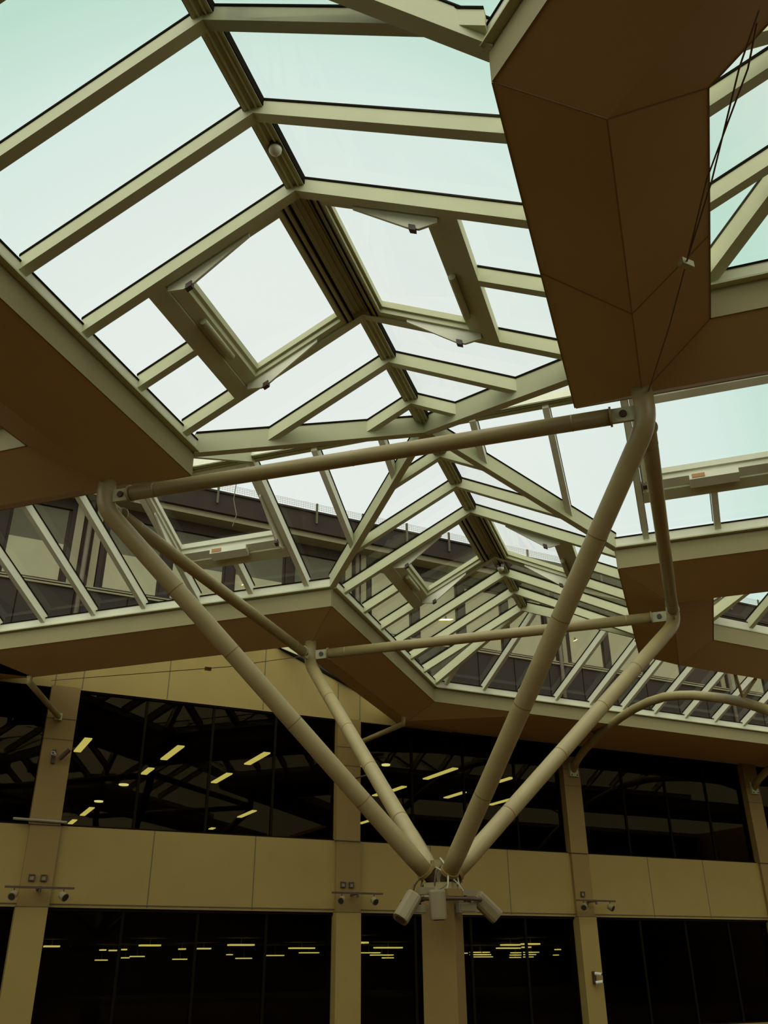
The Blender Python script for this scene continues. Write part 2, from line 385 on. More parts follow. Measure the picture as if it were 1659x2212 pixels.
def vent(L, s0, s1, tt, par, box=False, act='tube', mid=None):
    sm = mid if mid else (s0 + s1) / 2
    mb = MB(); sbox(mb, L, s0 + .1, s1 - .1, tt - .16, tt + .16, 0, .36); mb.obj('transom', PAINT, par)
    rafter(L, sm, tt + .16, 4.36, par, wd=.17)
    mb = MB(); e = .11
    a0, a1 = s0 + e, s1 - e
    for (x0, x1, y0, y1) in ((a0, a0 + .15, .2, tt - .17), (a1 - .15, a1, .2, tt - .17), (a0 + .15, a1 - .15, .26, .46), (a0 + .15, a1 - .15, tt - .42, tt - .17)):
        sbox(mb, L, x0, x1, y0, y1, .05, .30)
    for (x0, x1, y0, y1) in ((a0 + .15, a0 + .21, .46, tt - .42), (a1 - .21, a1 - .15, .46, tt - .42), (a0 + .21, a1 - .21, .46, .53), (a0 + .21, a1 - .21, tt - .48, tt - .42)):
        sbox(mb, L, x0, x1, y0, y1, .18, .34)
    sbox(mb, L, a0, a1, .15, .27, .14, .36)
    if not box: sbox(mb, L, a0, a1, .2, .23, .0, .05, 1); sbox(mb, L, a0, a1, .33, .36, .02, .05, 1)
    sash = mb.obj('vent_sash', [ALU if box else PAINT, GASKET], par)
    for x in (s0 + .155, s1 - .205):       # tapered side plates that carry the opening arms
        pr = [(1.05, .05), (1.05, -.03), (tt - .75, -.30), (tt - .55, -.30), (tt - .2, -.08), (tt - .2, .05)]
        v = [L(x, t, h) for t, h in pr] + [L(x + .05, t, h) for t, h in pr]; n = len(pr)
        mb = MB().add(v, [tuple(range(n)), tuple(reversed(range(n, 2 * n)))] + [(i, n + i, n + (i + 1) % n, (i + 1) % n) for i in range(n)])
        mb.obj('vent_arm', ALU, sash)
        mb = MB(); sbox(mb, L, x - .03, x + .08, tt - .72, tt - .60, -.36, -.24); mb.obj('pivot', DKMET, sash)
    q0 = s0 + (s1 - s0) * (.34 if act != 'tube2' else .45)
    if box:
        mb = MB(); sbox(mb, L, q0, q0 + 1.25, tt - .46, tt - .2, -.12, .05); o = mb.obj('actuator', ALU, sash)
        mb = MB(); sbox(mb, L, q0 + .85, q0 + 1.18, tt - .475, tt - .46, -.09, .02)
        mb.obj('sticker', LABEL, sash)
    else:
        mb = MB(); mb.tube([L(q0, tt - .34, -.04), L(q0 + 1.25, tt - .34, -.04)], .075, 14); mb.obj('actuator', PAINT, sash, smooth=True)

def skylight(label, at): return thing('skylight', label, 'skylight', at, 'glass roofs of the hall')

# 1 nearest ridge
t1 = skylight('large ridged glass skylight filling the upper left, with two square opening vents', (6, 11, 10.5))
N = (cor(QC, X=XM))
Pn = [7.40, 9.16, 10.95, 14.70, 16.54, 18.40]
for P_ in Pn:
    tv = min(4.36, (PC - P_) / (PC - PA) * 4.42)
    rafter(L1L, P_, 0, tv, t1)
    if P_ > NIc[0] - .3: rafter(L1R, P_, 0, min(4.3, (PC - P_) / (PC - PA) * 4.3), t1)
rafter(L1R, 7.40, 0, 3.35, t1); rafter(L1L, 5.5, 0, 4.36, t1)
vent(L1L, 10.95, 14.70, 2.90, t1, mid=12.85); vent(L1R, 10.95, 14.70, 2.84, t1, act='tube2', mid=12.75)
ridge(L1L, L1R, N[0], PC, t1)
AZ = PQ(PC, QC, ZR)
crease(AZ, PQ(PA, QL, ZE), t1); crease(AZ, PQ(PA, .98, ZE + .05), t1)
crease(PQ(N[0], QC, ZR), PQ(NIc[0], NIc[1], ZE), t1, 'hip_beam'); crease(PQ(N[0], QC, ZR), PQ(NO[0], NO[1], ZE), t1, 'hip_beam')
eave(p(NO), p(NL), -1, t1); eave(p(NIc), p(n0), 1, t1, .05)
glaze([[PQ(N[0], QC, ZR), AZ, PQ(PA, QL, ZE), PQ(NO[0], QL, ZE)], [PQ(N[0], QC, ZR), AZ, PQ(PA, .98, ZE + .05), PQ(NIc[0], .98, ZE)]], t1)

# 2 cross street over the branching column
t2 = skylight('glass skylight street crossing above the branching column, roof slopes down to the far eave', (10, 18, 10.5))
for q in (6.58, 8.56): rafter(LDF, q, 0, q - QC, t2, wd=.17)
for q in (3.98, 2.02): rafter(LDF, q, 0, QC - q, t2, wd=.17)
for q in (10.52, 14.43, 16.46, 18.44, 20.5, 22.4, 24.4, .04, -3.89, -5.85, -7.8, -9.8, -11.8): rafter(LDF, q, 0, 4.36, t2, wd=.17)
for q in (10.52, 12.48, 14.43, 16.46, 18.44, 20.5, .04, -1.92, -3.89, -5.85): rafter(LDN, q, 0, 4.2, t2, wd=.17)
vent(LDF, 10.52, 14.43, 3.0, t2, box=True, mid=12.48); vent(LDF, -3.89, .04, 3.0, t2, box=True, mid=-1.90)
ridge(LDF, LDN, QC, 28, t2, ALU); ridge(LDF, LDN, -14, QC, t2, ALU)
FLZ = PQ(PB, QL, ZE); FRZ = PQ(PB, QR, ZE)
crease(AZ, FLZ, t2, wd=.2, lo=.1, dp=.46); crease(AZ, FRZ, t2, wd=.2, lo=.1, dp=.46)
eave(p(FL), PQ(PB, 28, ZS), 1, t2); eave(p(FR), PQ(PB, -14, ZS), -1, t2)
eave(p(NL), PQ(PA - .13, 28, ZS), -1, t2, .05); eave(p(n0), PQ(15.6, -14, ZS), 1, t2, .05)
glaze([[AZ, FLZ, PQ(PB, 28, ZE), PQ(PC, 28, ZR)], [AZ, FRZ, PQ(PB, -14, ZE), PQ(PC, -14, ZR)],
       [AZ, PQ(PA, QL, ZE), PQ(PA, 28, ZE), PQ(PC, 28, ZR)], [AZ, PQ(PA, .98, ZE), PQ(PA, -14, ZE), PQ(PC, -14, ZR)]], t2)

# 3 far ridge
t3 = skylight('ridged glass skylight beyond the branching column, grey facade seen through its panes', (16, 24, 10.5))
BZ = PQ(B[0], B[1], ZR)
for P_ in (21.24, 23.10, 24.93, 28.62, 30.42, 32.30):
    tv = min(4.36, P_ - PC); rafter(L1L, P_, 0, tv, t3, wd=.18)
    rafter(L1R, P_, 0, min(4.3, P_ - PC), t3, wd=.18)
rafter(L1L, 34.15, .1, 4.36, t3, wd=.18)
vent(L1L, 24.93, 28.62, 2.9, t3, mid=26.8); vent(L1R, 24.93, 28.62, 2.9, t3, act='tube2', mid=26.8)
ridge(L1L, L1R, PC, B[0], t3)
OLZ = PQ(OL[0], OL[1], ZE); IRZ = PQ(IR[0], IR[1], ZE)
crease(BZ, OLZ, t3, 'hip_beam', wd=.2, lo=.04, dp=.4); crease(BZ, IRZ, t3, 'valley_beam', wd=.2, lo=.04, dp=.4)
eave(p(FL), p(OL), -1, t3); eave(p(FR), p(IR), 1, t3, .05)
glaze([[AZ, FLZ, OLZ, BZ], [AZ, FRZ, IRZ, BZ]], t3)

# 4 street along the wall
t4 = skylight('long glass skylight running along the glazed wall towards the right edge', (34, 28, 10.5))
for k in range(14):
    X = 21.08 + 1.958 * k
    rafter(LCF, X, 0, 4.36, t4, wd=.16)
    if X > 23.2: rafter(LCN, X, 0, 4.26, t4, wd=.16)
rafter(LCF, 19.15, 3.05, 4.36, t4, wd=.16)
BX = BZ.x
ridge(LCF, LCN, BX, 50, t4)
eave(p(OL), XY(50, YC, ZS), -1, t4); eave(p(IR), XY(50, YE, ZS), 1, t4)
glaze([[BZ, OLZ, XY(50, YC, ZE), XY(50, YM, ZR)], [BZ, IRZ, XY(50, YE, ZE), XY(50, YM, ZR)]], t4)

# 5 street turning towards the camera at the top of the photo
t5 = skylight('glass skylight at the top edge, joining the large ridged one at a slanted beam', (1, -2, 10.5))
NZ = PQ(N[0], QC, ZR); NIZ = PQ(NIc[0], NIc[1], ZE); NOZ = PQ(NO[0], NO[1], ZE)
for k in range(7):
    Y = 4.0 - 1.95 * k
    rafter(LFR, Y, 0, 4.36, t5); rafter(LFL, Y, 0, 4.36, t5)
ridge(LFR, LFL, -12, NZ.y, t5)
eave(p(NIc), XY(XA, -12, ZS), -1, t5); eave(p(NO), XY(-4.1, -12, ZS), 1, t5)
glaze([[NZ, NIZ, XY(XA, -12, ZE), XY(XM, -12, ZR)], [NZ, NOZ, XY(-4.1, -12, ZE), XY(XM, -12, ZR)]], t5)

# hipped roofs over the side openings
def zq(d): return ZE + SL * d
t6 = skylight('hipped glass skylight cut by the upper right edge of the photo', (9, 6, 10.5))
ap = PQ(9.99, -4.99, zq(3.39)); ap2 = PQ(6.9, -12.45, zq(6.48))
LD = lambda s, t, h: PQ(s, -1.6 - t, ZE + SL * t + h)
LD2 = lambda s, t, h: PQ(13.38 - t, s, ZE + SL * t + h)
for s_, t_ in ((9.62, 3.0), (11.5, 1.88)): rafter(LD, s_, 0, t_, t6)
for s_, t_ in ((-3.5, 1.9), (-5.4, 3.5), (-7.3, 4.2), (-9.2, 5.0)): rafter(LD2, s_, 0, t_, t6)
crease(PQ(13.38, -1.6, ZE), ap, t6, 'hip_beam', lo=.06, dp=.42); crease(p(D0, ZE), ap, t6, 'hip_beam', lo=.06, dp=.42); crease(ap, ap2, t6, 'ridge_beam', lo=0, dp=.38)
eave(p(D0), p(D1), -1, t6, .05); eave(p(D1), PQ(13.38, -16, ZS), -1, t6); eave(p(D0), XY(XB, -8, ZS), 1, t6, .05)
glaze([[p(D0, ZE), p(D1, ZE), ap], [p(D1, ZE), ap, ap2, PQ(13.38, -12.45, ZE)], [p(D0, ZE), ap, ap2, XY(XB, (6.9 - 12.45) * R2, ZE)]], t6)

t7 = skylight('small hipped glass skylight at the right edge, below the wide soffit', (23, 20, 10.5))
ap = PQ(30.28, -4.63, zq(3.01)); ap2 = PQ(31.8, -8.3, zq(4.5))
LE = lambda s, t, h: PQ(s, -1.62 - t, ZE + SL * t + h)
LE2 = lambda s, t, h: XY(s, YD - t, ZE + SL * t + h)
for s_, t_ in ((27.9, .6), (29.75, 2.45)): rafter(LE, s_, 0, t_, t7)
for k, t_ in ((25.4, 2.2), (27.3, 3.8), (29.3, 4.3), (31.2, 4.4)): rafter(LE2, k, 0, t_, t7)
crease(p(E2, ZE), ap, t7, 'hip_beam', lo=.05, dp=.4); crease(p(E1, ZE), ap, t7, 'hip_beam', lo=.05, dp=.4); crease(ap, ap2, t7, 'ridge_beam', lo=0, dp=.38)
eave(p(E1), p(E2), 1, t7, .05); eave(p(E2), XY(40, YD, ZS), 1, t7)
glaze([[p(E1, ZE), p(E2, ZE), ap], [p(E2, ZE), ap, ap2, XY(34, YD, ZE)], [p(E1, ZE), ap, ap2, PQ(27.27, -8.3, ZE)]], t7)

t8 = skylight('triangular glass skylight above the cream gable panel of the wall', (11, 34, 10.5))
pk = XY(10.4, YW, zq(6.2))
LH = lambda s, t, h: PQ(s, 12.3 + t, ZE + SL * t + h)
LH2 = lambda s, t, h: PQ(27 + t, s, ZE + SL * t + h)
for s_, t_ in ((29, 1.9), (31, 3.9), (33, 5.8), (35, 4.2), (37, 2.2)): rafter(LH, s_, 0, t_, t8)
for s_, t_ in ((14.3, 1.9), (16.3, 3.9), (18.3, 5.8), (20.3, 4.2), (22.3, 2.2)): rafter(LH2, s_, 0, t_, t8)
crease(p(H1, ZE), pk, t8, 'hip_beam', lo=.05, dp=.4)
eave(p(H1), p(H2), 1, t8); eave(p(H1), p(H3), -1, t8)
glaze([[p(H1, ZE), p(H2, ZE), pk], [p(H1, ZE), p(H3, ZE), pk]], t8)

t9 = skylight('glass skylight barely showing behind the soffit at the left edge', (-3, 16, 10.5))
LG = lambda s, t, h: PQ(s, 12.35 + t, ZE + SL * t + h)
for s_ in (5, 7, 9, 11): rafter(LG, s_, 0, min(4.3, 13 - s_), t9)
crease(p(G1, ZE), PQ(8.6, 16.75, ZR), t9, 'hip_beam')
eave(p(G1), p(GO), -1, t9); eave(p(G1), PQ(13, 28, ZS), 1, t9)
glaze([[p(G1, ZE), p(GO, ZE), PQ(GO[0], 16.75, ZR), PQ(8.6, 16.75, ZR)], [p(G1, ZE), PQ(8.6, 16.75, ZR), PQ(8.6, 28, ZR), PQ(13, 28, ZE)]], t9)

# ------------------------------------------------------------------ branching column
tr = thing('branching_column', 'tree-like cream steel column with four slanted tubes carrying a square ring of tubes', 'column', (PC * R2 - QC * R2, (PC + QC) * R2, FZ))
cw = .35
MB().prism([PQ(PC - cw, QC - cw, FZ), PQ(PC + cw, QC - cw, FZ), PQ(PC + cw, QC + cw, FZ), PQ(PC - cw, QC + cw, FZ)], 1.2).obj('shaft', CLAD2, tr)
mb = MB()
for dz in (.15,): mb.prism([PQ(PC - .3, QC - .3, 1.2), PQ(PC + .3, QC - .3, 1.2), PQ(PC + .3, QC + .3, 1.2), PQ(PC - .3, QC + .3, 1.2)], 1.55)
mb.tube([PQ(PC, QC, 1.5), PQ(PC, QC, 2.0)], .22, 16)
mb.obj('head_block', TUBE, tr)
nodes = {'NL': kn, 'NR': k0, 'FL': kf, 'FR': kr}
ZEL = {'NL': 8.85, 'NR': 8.75, 'FL': 8.72, 'FR': 8.75}
for k, nd in nodes.items():
    dP, dQ = nd[0] - PC, nd[1] - QC; L_ = math.hypot(dP, dQ); uP, uQ = dP / L_, dQ / L_
    a = PQ(PC + uP * .35, QC + uQ * .35, 1.75); b = PQ(nd[0], nd[1], ZEL[k])
    d = (b - a).normalized(); c0 = b - d * .35; top = PQ(nd[0], nd[1], ZK + .1)
    pts = [a, a + d * .6]
    for q in range(1, 12): pts.append(a + (c0 - a) * (q / 12) if (c0 - a).length * q / 12 > .6 else a + d * (.6 + .01 * q))
    bend = [c0]
    for q in range(1, 7):
        f = q / 7; bend.append(c0 * (1 - f) ** 2 + b * 2 * f * (1 - f) + (b + Vector((0, 0, .35))) * f * f)
    pts = [a, a + d * .5] + [c0] + bend[1:] + [b + Vector((0, 0, .35)), top]
    r = [.17, .19] + [.19] * (len(pts) - 2)
    o = MB().tube(pts, r, 28).obj('branch', TUBE, tr, smooth=True)
    j = MB()
    for f in (.2, .42, .62, .8):
        c = a + (c0 - a) * f; j.tube([c - d * .012, c + d * .012], .1925, 28)
    j.tube([a - d * .02, a + d * .05], .205, 24)
    j.obj('weld_seam', CLAD2, o)
    MB().tube([a - d * .35, a], .13, 16).obj('branch_foot', DKMET, o)
    # bundled cables along the branch
    side = d.cross(Vector((0, 0, 1))).normalized() * (1 if k in ('NL', 'FL') else -1)
    cb = MB(); rnd = random.Random(k)
    cp = [a + (c0 - a) * (i / 14) + side * (.195 + rnd.uniform(0, .035)) + Vector((0, 0, rnd.uniform(-.04, .06))) for i in range(15)]
    cb.tube(cp, .018, 6); cb.obj('cable', CABLE, o)
def ring(a, b, za, zb, nm):
    a_ = PQ(a[0], a[1], za); b_ = PQ(b[0], b[1], zb); d = (b_ - a_).normalized()
    s0, s1 = a_ + d * .62, b_ - d * .62
    o = MB().tube([s0, s0 + (s1 - s0) * .5, s1], .158, 26).obj('ring_tube', TUBE, tr, smooth=True)
    j = MB()
    for q in (s0, s1): j.tube([q - d * .02, q + d * .02], .19, 24)
    for f in (.06, .5, .93): c = s0 + (s1 - s0) * f; j.tube([c - d * .012, c + d * .012], .162, 24)
    j.obj('collar', TUBE, o)
    sd = d.cross(Vector((0, 0, 1))).normalized()
    for e0, e1 in ((a_ + d * .17, s0), (b_ - d * .17, s1)):
        pm = MB(); hz = Vector((0, 0, .15))
        c = [e0 - sd * .03 - hz, e1 - sd * .03 - hz, e1 + sd * .03 - hz, e0 + sd * .03 - hz]
        c += [q + hz * 2 for q in c]
        pm.hexa(c); po = pm.obj('pin_plate', PAINT, o)
        mid = (e0 + e1) / 2
        MB().tube([mid - sd * .07, mid + sd * .07], .07, 16).obj('pin', DKMET, o)
ring(kn, k0, 9.08, 8.98, 'n'); ring(kf, kr, 9.0, 9.0, 'f'); ring(kn, kf, 8.95, 8.95, 'l'); ring(k0, kr, 9.0, 8.95, 'r')

# ------------------------------------------------------------------ wires under the soffit
def wire(label, pts, boxat, nm='cable'):
    o = MB().tube(pts, .012, 6).obj(nm, CABLE); tag(o, label, 'cable')
    if boxat is not None:
        b = Vector(boxat); MB().box(b - Vector((.11, .05, .055)), b + Vector((.11, .05, .055))).obj('sensor_box', PAINT, o)
    return o
wire('thin cable with a small box hanging under the dark soffit at the upper right',
     [XY(6.50, 3.67, 9.2), XY(6.84, 4.12, 9.2) * 1.0, PQ(9.2, -1.45, 9.12), PQ(10.83, -1.15, 9.17), PQ(12.3, -.85, 9.2), PQ(14.2, -.42, 9.3)], PQ(10.83, -1.15, 9.17))
wire('second thin cable crossing the upper right skylight opening beside the first', [XY(6.40, 3.55, 9.2), PQ(7.7, -1.83, 9.2), PQ(9.3, -1.50, 9.12), PQ(10.83, -1.15, 9.17)], None)
wire('thin cable with a small square box spanning in front of the cream gable panel',
     [XY(3.2, 33.0, 9.2), XY(6.0, 31.3, 9.35), XY(8.5, 29.0, 9.28), XY(9.2, 27.0, 9.0), XY(10.0, 25.9, 8.95)], XY(7.95, 29.6, 9.3))

# ------------------------------------------------------------------ slanted pipes and arched tube at the wall
def strut(label, pts, r=.11):
    o = MB().tube(pts, r, 16).obj('soffit_strut', TUBE, smooth=True); tag(o, label, 'pipe')
    e = Vector(pts[-1]); MB().box(e - Vector((.13, .03, .13)), e + Vector((.13, .12, .13))).obj('foot_plate', PAINT, o)
strut('slanted cream pipe from the left wall pillar up to the soffit', [PQ(25.42, 21.9, ZK), PQ(25.42, 21.9, 9.18), XY(4.0, 36.33, 8.75)])
strut('slanted cream pipe from the soffit keel to the pillar left of the column', [PQ(35.7, 11.0, ZK), PQ(35.7, 11.0, 9.1), XY(17.0, 36.33, 8.95)])


apts = [(28.83, 36.42, 8.65), (28.7, 35.8, 9.05), (28.6, 35.0, 9.40), (28.35, 33.65, 9.74), (28.15, 32.5, 9.96), (27.98, 31.4, 10.12), (27.8, 30.3, 10.22), (27.6, 29.1, 10.23), (27.4, 27.9, 10.13), (27.2, 26.8, 9.9), (27.05, 25.9, 9.66), (26.9, 25.0, 9.36), (26.75, 24.1, 9.04), (26.6, 23.2, 8.68), (26.4, 21.9, 8.03), (26.1, 20.3, 7.0)]
def arch(label, dx):
    t = thing('arched_tube', label, 'arch', (28.83 + dx, 36.3, 8.65), 'arched tubes springing from the wall pillars')
    q = [Vector((x + dx, y, z)) for x, y, z in apts]
    MB().tube(q, .19, 20).obj('tube', TUBE, t, smooth=True)
    for foot, tops in ((q[3] + Vector((0, .1, .1)), ((27.75 + dx, 33.75, 10.0), (28.75 + dx, 33.75, 10.0))), (q[13] + Vector((0, -.1, .12)), ((25.75 + dx, 22.5, 9.42), (26.8 + dx, 22.5, 9.42)))):
        for tp in tops: MB().tube([foot, Vector(tp)], .055, 10).obj('brace', TUBE, t)
    mb = MB(); mb.box((28.58 + dx, 36.28, 8.35), (29.08 + dx, 36.40, 9.0)); mb.obj('end_plate', PAINT, t)
    b = MB()
    for ox in (-.16, .16):
        for z in (8.42, 8.92): b.box((28.83 + dx + ox - .03, 36.25, z - .03), (28.83 + dx + ox + .03, 36.29, z + .03))
    b.obj('bolt', DKMET, t)
arch('thick cream arched tube springing from the pillar at lower right', 0)
arch('arched tube of the pillar at the right edge, only its lower end showing', 12.5)

# ------------------------------------------------------------------ fittings on the wall
def spot_bar(label, X, z, w_, lamps):
    t = thing('spotlight_bar', label, 'spotlight', (X, 36.3, z), 'spotlight bars on the pillars')
    mb = MB(); mb.box((X - w_ / 2, 35.78, z - .035), (X + w_ / 2, 35.86, z + .035)); mb.obj('bar', DKMET, t)
    MB().box((X - .06, 35.86, z - .05), (X + .06, 36.46, z + .05)).obj('bracket', DKMET, t)
    MB().tube([(X, 35.82, z - .04), (X, 35.82, z - .16)], .05, 10).obj('clamp', DKMET, t)
    for lx, tilt in lamps:
        L = MB(); c = Vector((X + lx, 35.8, z - .26)); d = Vector((tilt, -.75, -.45)).normalized()
        L.tube([c - d * .16, c - d * .1, c + d * .14], [.06, .13, .15], 14); o = L.obj('spotlight', LAMPB, t)
        MB().tube([c + d * .135, c + d * .145], .12, 14).obj('lens', LENS, o)
        MB().tube([c, c + Vector((0, .02, .24))], .02, 8).obj('stem', DKMET, o)
spot_bar('dark spotlight bar with two lamps on the leftmost pillar', 4.25, 2.56, 2.35, [(-.85, -.4), (.82, .5)])
spot_bar('dark spotlight bar with two lamps on the pillar left of the branching column', 16.68, 2.66, 2.3, [(-.72, -.7), (.74, .1)])
spot_bar('dark spotlight bar with lamps on the pillar right of the branching column', 28.96, 2.62, 2.25, [(-.75, -.8), (.8, .3)])
spot_bar('dark spotlight bar cut by the right edge of the photo', 41.3, 2.60, 2.2, [(-.8, -.5), (.8, .4)])
for lab, X, z in (('small square dark box on the leftmost pillar, left of a pair', 3.98, 2.93), ('small square dark box on the leftmost pillar, right of a pair', 4.39, 2.93),
                  ('small square dark box on the pillar left of the branching column, left of a pair', 16.28, 3.02), ('small square dark box on the pillar left of the branching column, right of a pair', 16.66, 3.02),
                  ('single small round-fronted dark box on the pillar right of the branching column', 28.68, 2.94)):
    t = thing('socket_box', lab, 'socket', (X, 36.44, z), 'small boxes above the spotlight bars')
    f = MB()
    for a, b in (((-.11, -.11), (.11, -.075)), ((-.11, .075), (.11, .11)), ((-.11, -.075), (-.075, .075)), ((.075, -.075), (.11, .075))):
        f.box((X + a[0], 36.36, z + a[1]), (X + b[0], 36.44, z + b[1]))
    f.obj('rim', DKMET, t)
    MB().box((X - .075, 36.40, z - .075), (X + .075, 36.44, z + .075)).obj('socket', LAMPB, t)
# cameras
def cctv(label, X, Y, z, dirs, cat='camera'):
    t = thing('security_camera', label, cat, (X, Y, z))
    MB().box((X - .07, Y - .12, z - .25), (X + .07, Y, z + .25)).obj('wall_plate', DKMET, t)
    for dz, d in dirs:
        d = Vector(d).normalized(); c = Vector((X, Y - .22, z + dz))
        o = MB().tube([c - d * .05, c + d * .26], .07, 12).obj('camera_body', ALU, t)
        MB().tube([c + d * .26, c + d * .28], .05, 12).obj('lens', LENS, o)
        MB().tube([c, (X, Y - .1, z + dz)], .025, 8).obj('arm', DKMET, o)
cctv('pair of small white cameras on the lower casing of the pillar right of the column', 28.72, 36.3, -.55, ((.15, (.5, -.8, -.1)), (-.2, (.7, -.6, .1))))
cctv('small white fitting with a dark spotlight on the upper casing of the leftmost pillar', 4.05, 36.4, 7.22, ((.05, (-.3, -.9, 0)),))
tag(MB().tube([(4.25, 36.1, 7.1), (4.55, 35.95, 7.45)], .09, 12).tube([(4.3, 36.4, 7.2), (4.38, 36.05, 7.25)], .03, 8).obj('spotlight', DKMET), 'dark tilted spotlight on the upper casing of the leftmost pillar', 'spotlight')
tag(MB().tube([(3.0, 36.35, 4.9), (4.9, 36.35, 4.86)], .05, 8).obj('conduit_pipe', GREY), 'thin grey pipe lying across the leftmost pillar at the sill', 'pipe')
tag(MB().tube([(15.95, 36.3, 7.15), (17.3, 36.1, 7.5)], .045, 8).obj('bracket_rod', DKMET), 'thin dark rod fixed to the pillar left of the column, behind a slanted tube', 'rod')

def dome(label, P_, dz=0):
    c = PQ(P_, QC - .02, 13.0 + dz); t = thing('dome_camera', label, 'camera', c, 'dome cameras under the ridge')
    MB().tube([c + Vector((0, 0, .15)), c + Vector((0, 0, .0))], .13, 16).obj('housing', LENS, t)
    prof = [(0, .12), (-.05, .115), (-.09, .09), (-.12, .05), (-.13, .01)]
    MB().tube([c + Vector((0, 0, z)) for z, r in prof], [r for z, r in prof], 16).obj('dome', ALU, t, smooth=True)
dome('small white dome camera under the ridge of the large upper left skylight', 9.92)
dome('small white dome camera under the far ridge, below the far vents', 29.45, -.12)

# loudspeakers and floodlights round the column head
def speaker(label, c, d, w_=.33, l_=.60):
    c = Vector(c); d = Vector(d).normalized(); t = thing('loudspeaker', label, 'loudspeaker', c, 'loudspeakers round the column head')
    view = Vector((-.5, -.85, -.05)); sx = d.cross(view).normalized(); sy = sx.cross(d).normalized()
    vs = []; n_ = 14; prof = []
    for k in range(n_):
        a = 2 * math.pi * k / n_
        prof.append((math.copysign(abs(math.cos(a)) ** .6, math.cos(a)) * w_ / 2, math.copysign(abs(math.sin(a)) ** .8, math.sin(a)) * w_ * .42))
    for e, f in ((-l_ / 2, .92), (-l_ / 2 + .04, 1), (l_ / 2 - .04, 1), (l_ / 2, .96)):
        for x, y in prof: vs.append(c + d * e + sx * x * f + sy * y * f)
    fs = [tuple(reversed(range(n_))), tuple(3 * n_ + k for k in range(n_))] + [(i * n_ + k, i * n_ + (k + 1) % n_, (i + 1) * n_ + (k + 1) % n_, (i + 1) * n_ + k) for i in range(3) for k in range(n_)]
    MB().add(vs, fs).obj('cabinet', LAMPB, t)
    MB().tube([c + d * (l_ / 2 - .005), c + d * (l_ / 2 + .01)], w_ * .33, 18).obj('grille', DKMET, t)
    back = c - d * .05; hd = PQ(PC, QC, 1.35)
    MB().tube([back - view * .1, back + (hd - back) * .45], .03, 8).obj('bracket', DKMET, t)
    MB().tube([c - d * .2 + sx * (w_ * .5), c - d * .2 - sx * (w_ * .5)], .02, 8).obj('yoke_pin', DKMET, t)
speaker('cream cylindrical loudspeaker tilted down to the left of the column head', (8.98, 16.95, 1.03), (-.62, -.15, -.75))
speaker('cream cylindrical loudspeaker hanging straight down in front of the column head', (9.62, 16.85, 1.08), (.02, -.02, -1), .34, .55)
speaker('cream cylindrical loudspeaker tilted down to the right of the column head', (10.93, 17.1, 1.08), (.72, -.1, -.62))
def flood(label, c, w_, h_):
    X, Y, z = c; t = thing('floodlight', label, 'floodlight', c, 'small floodlights round the column head')
    MB().box((X - w_ / 2, Y, z - h_ / 2), (X + w_ / 2, Y + .16, z + h_ / 2)).obj('housing', GREY, t)
    MB().box((X - w_ / 2 + .03, Y - .015, z - h_ / 2 + .03), (X + w_ / 2 - .03, Y, z + h_ / 2 - .03)).obj('glass_front', LAMPB, t)
    MB().box((X - .02, Y + .05, z + h_ / 2), (X + .02, Y + .12, z + h_ / 2 + .14)).obj('stirrup', DKMET, t)
flood('small rectangular floodlight left under the column head ring', (9.28, 17.0, 1.0), .34, .17)
flood('small rectangular floodlight right under the column head ring', (10.42, 17.0, 1.05), .42, .19)
t = thing('service_ring', 'dark metal ring plate with cables lying round the column head', 'bracket', PQ(PC, QC, 1.18))
mb = MB(); n_ = 28; rp = [PQ(PC + math.cos(2 * math.pi * k / n_) * .85, QC + math.sin(2 * math.pi * k / n_) * .85, 1.20) for k in range(n_ + 1)]
mb.tube(rp, .035, 8, caps=False); mb.obj('ring', DKMET, t)
mb = MB()
for k in range(6):
    a = math.pi / 3 * k + .2; mb.tube([PQ(PC + math.cos(a) * .3, QC + math.sin(a) * .3, 1.26), PQ(PC + math.cos(a) * .85, QC + math.sin(a) * .85, 1.22)], .03, 8)
mb.obj('spoke', DKMET, t)
for k in range(16):
    rnd = random.Random(k * 3 + 1); a = rnd.uniform(0, 6.28); b = a + rnd.uniform(-1.4, 1.4); r_, q_ = rnd.uniform(.25, .8), rnd.uniform(.12, .45)
    za, zb = rnd.uniform(1.22, 1.4), rnd.uniform(1.5, 2.15)
    P0 = PQ(PC + math.cos(a) * r_, QC + math.sin(a) * r_, za); P2 = PQ(PC + math.cos(b) * q_, QC + math.sin(b) * q_, zb)
    P1 = (P0 + P2) / 2 + Vector((rnd.uniform(-.3, .3), rnd.uniform(-.3, .3), rnd.uniform(-.2, .25)))
    cp = [P0 * (1 - f) ** 2 + P1 * 2 * f * (1 - f) + P2 * f * f for f in [i / 8 for i in range(9)]]
    MB().tube(cp, rnd.uniform(.012, .03), 6).obj('cable_loop', CABLE if k % 3 else PAINT, t)
for k, (x, y, z) in enumerate(((9.5, 17.05, 1.35), (10.1, 16.95, 1.33), (10.6, 17.2, 1.35))):
    MB().box((x - .17, y, z - .07), (x + .17, y + .15, z + .07)).obj('ballast_box', LAMPB if k != 1 else CLAD2, t)

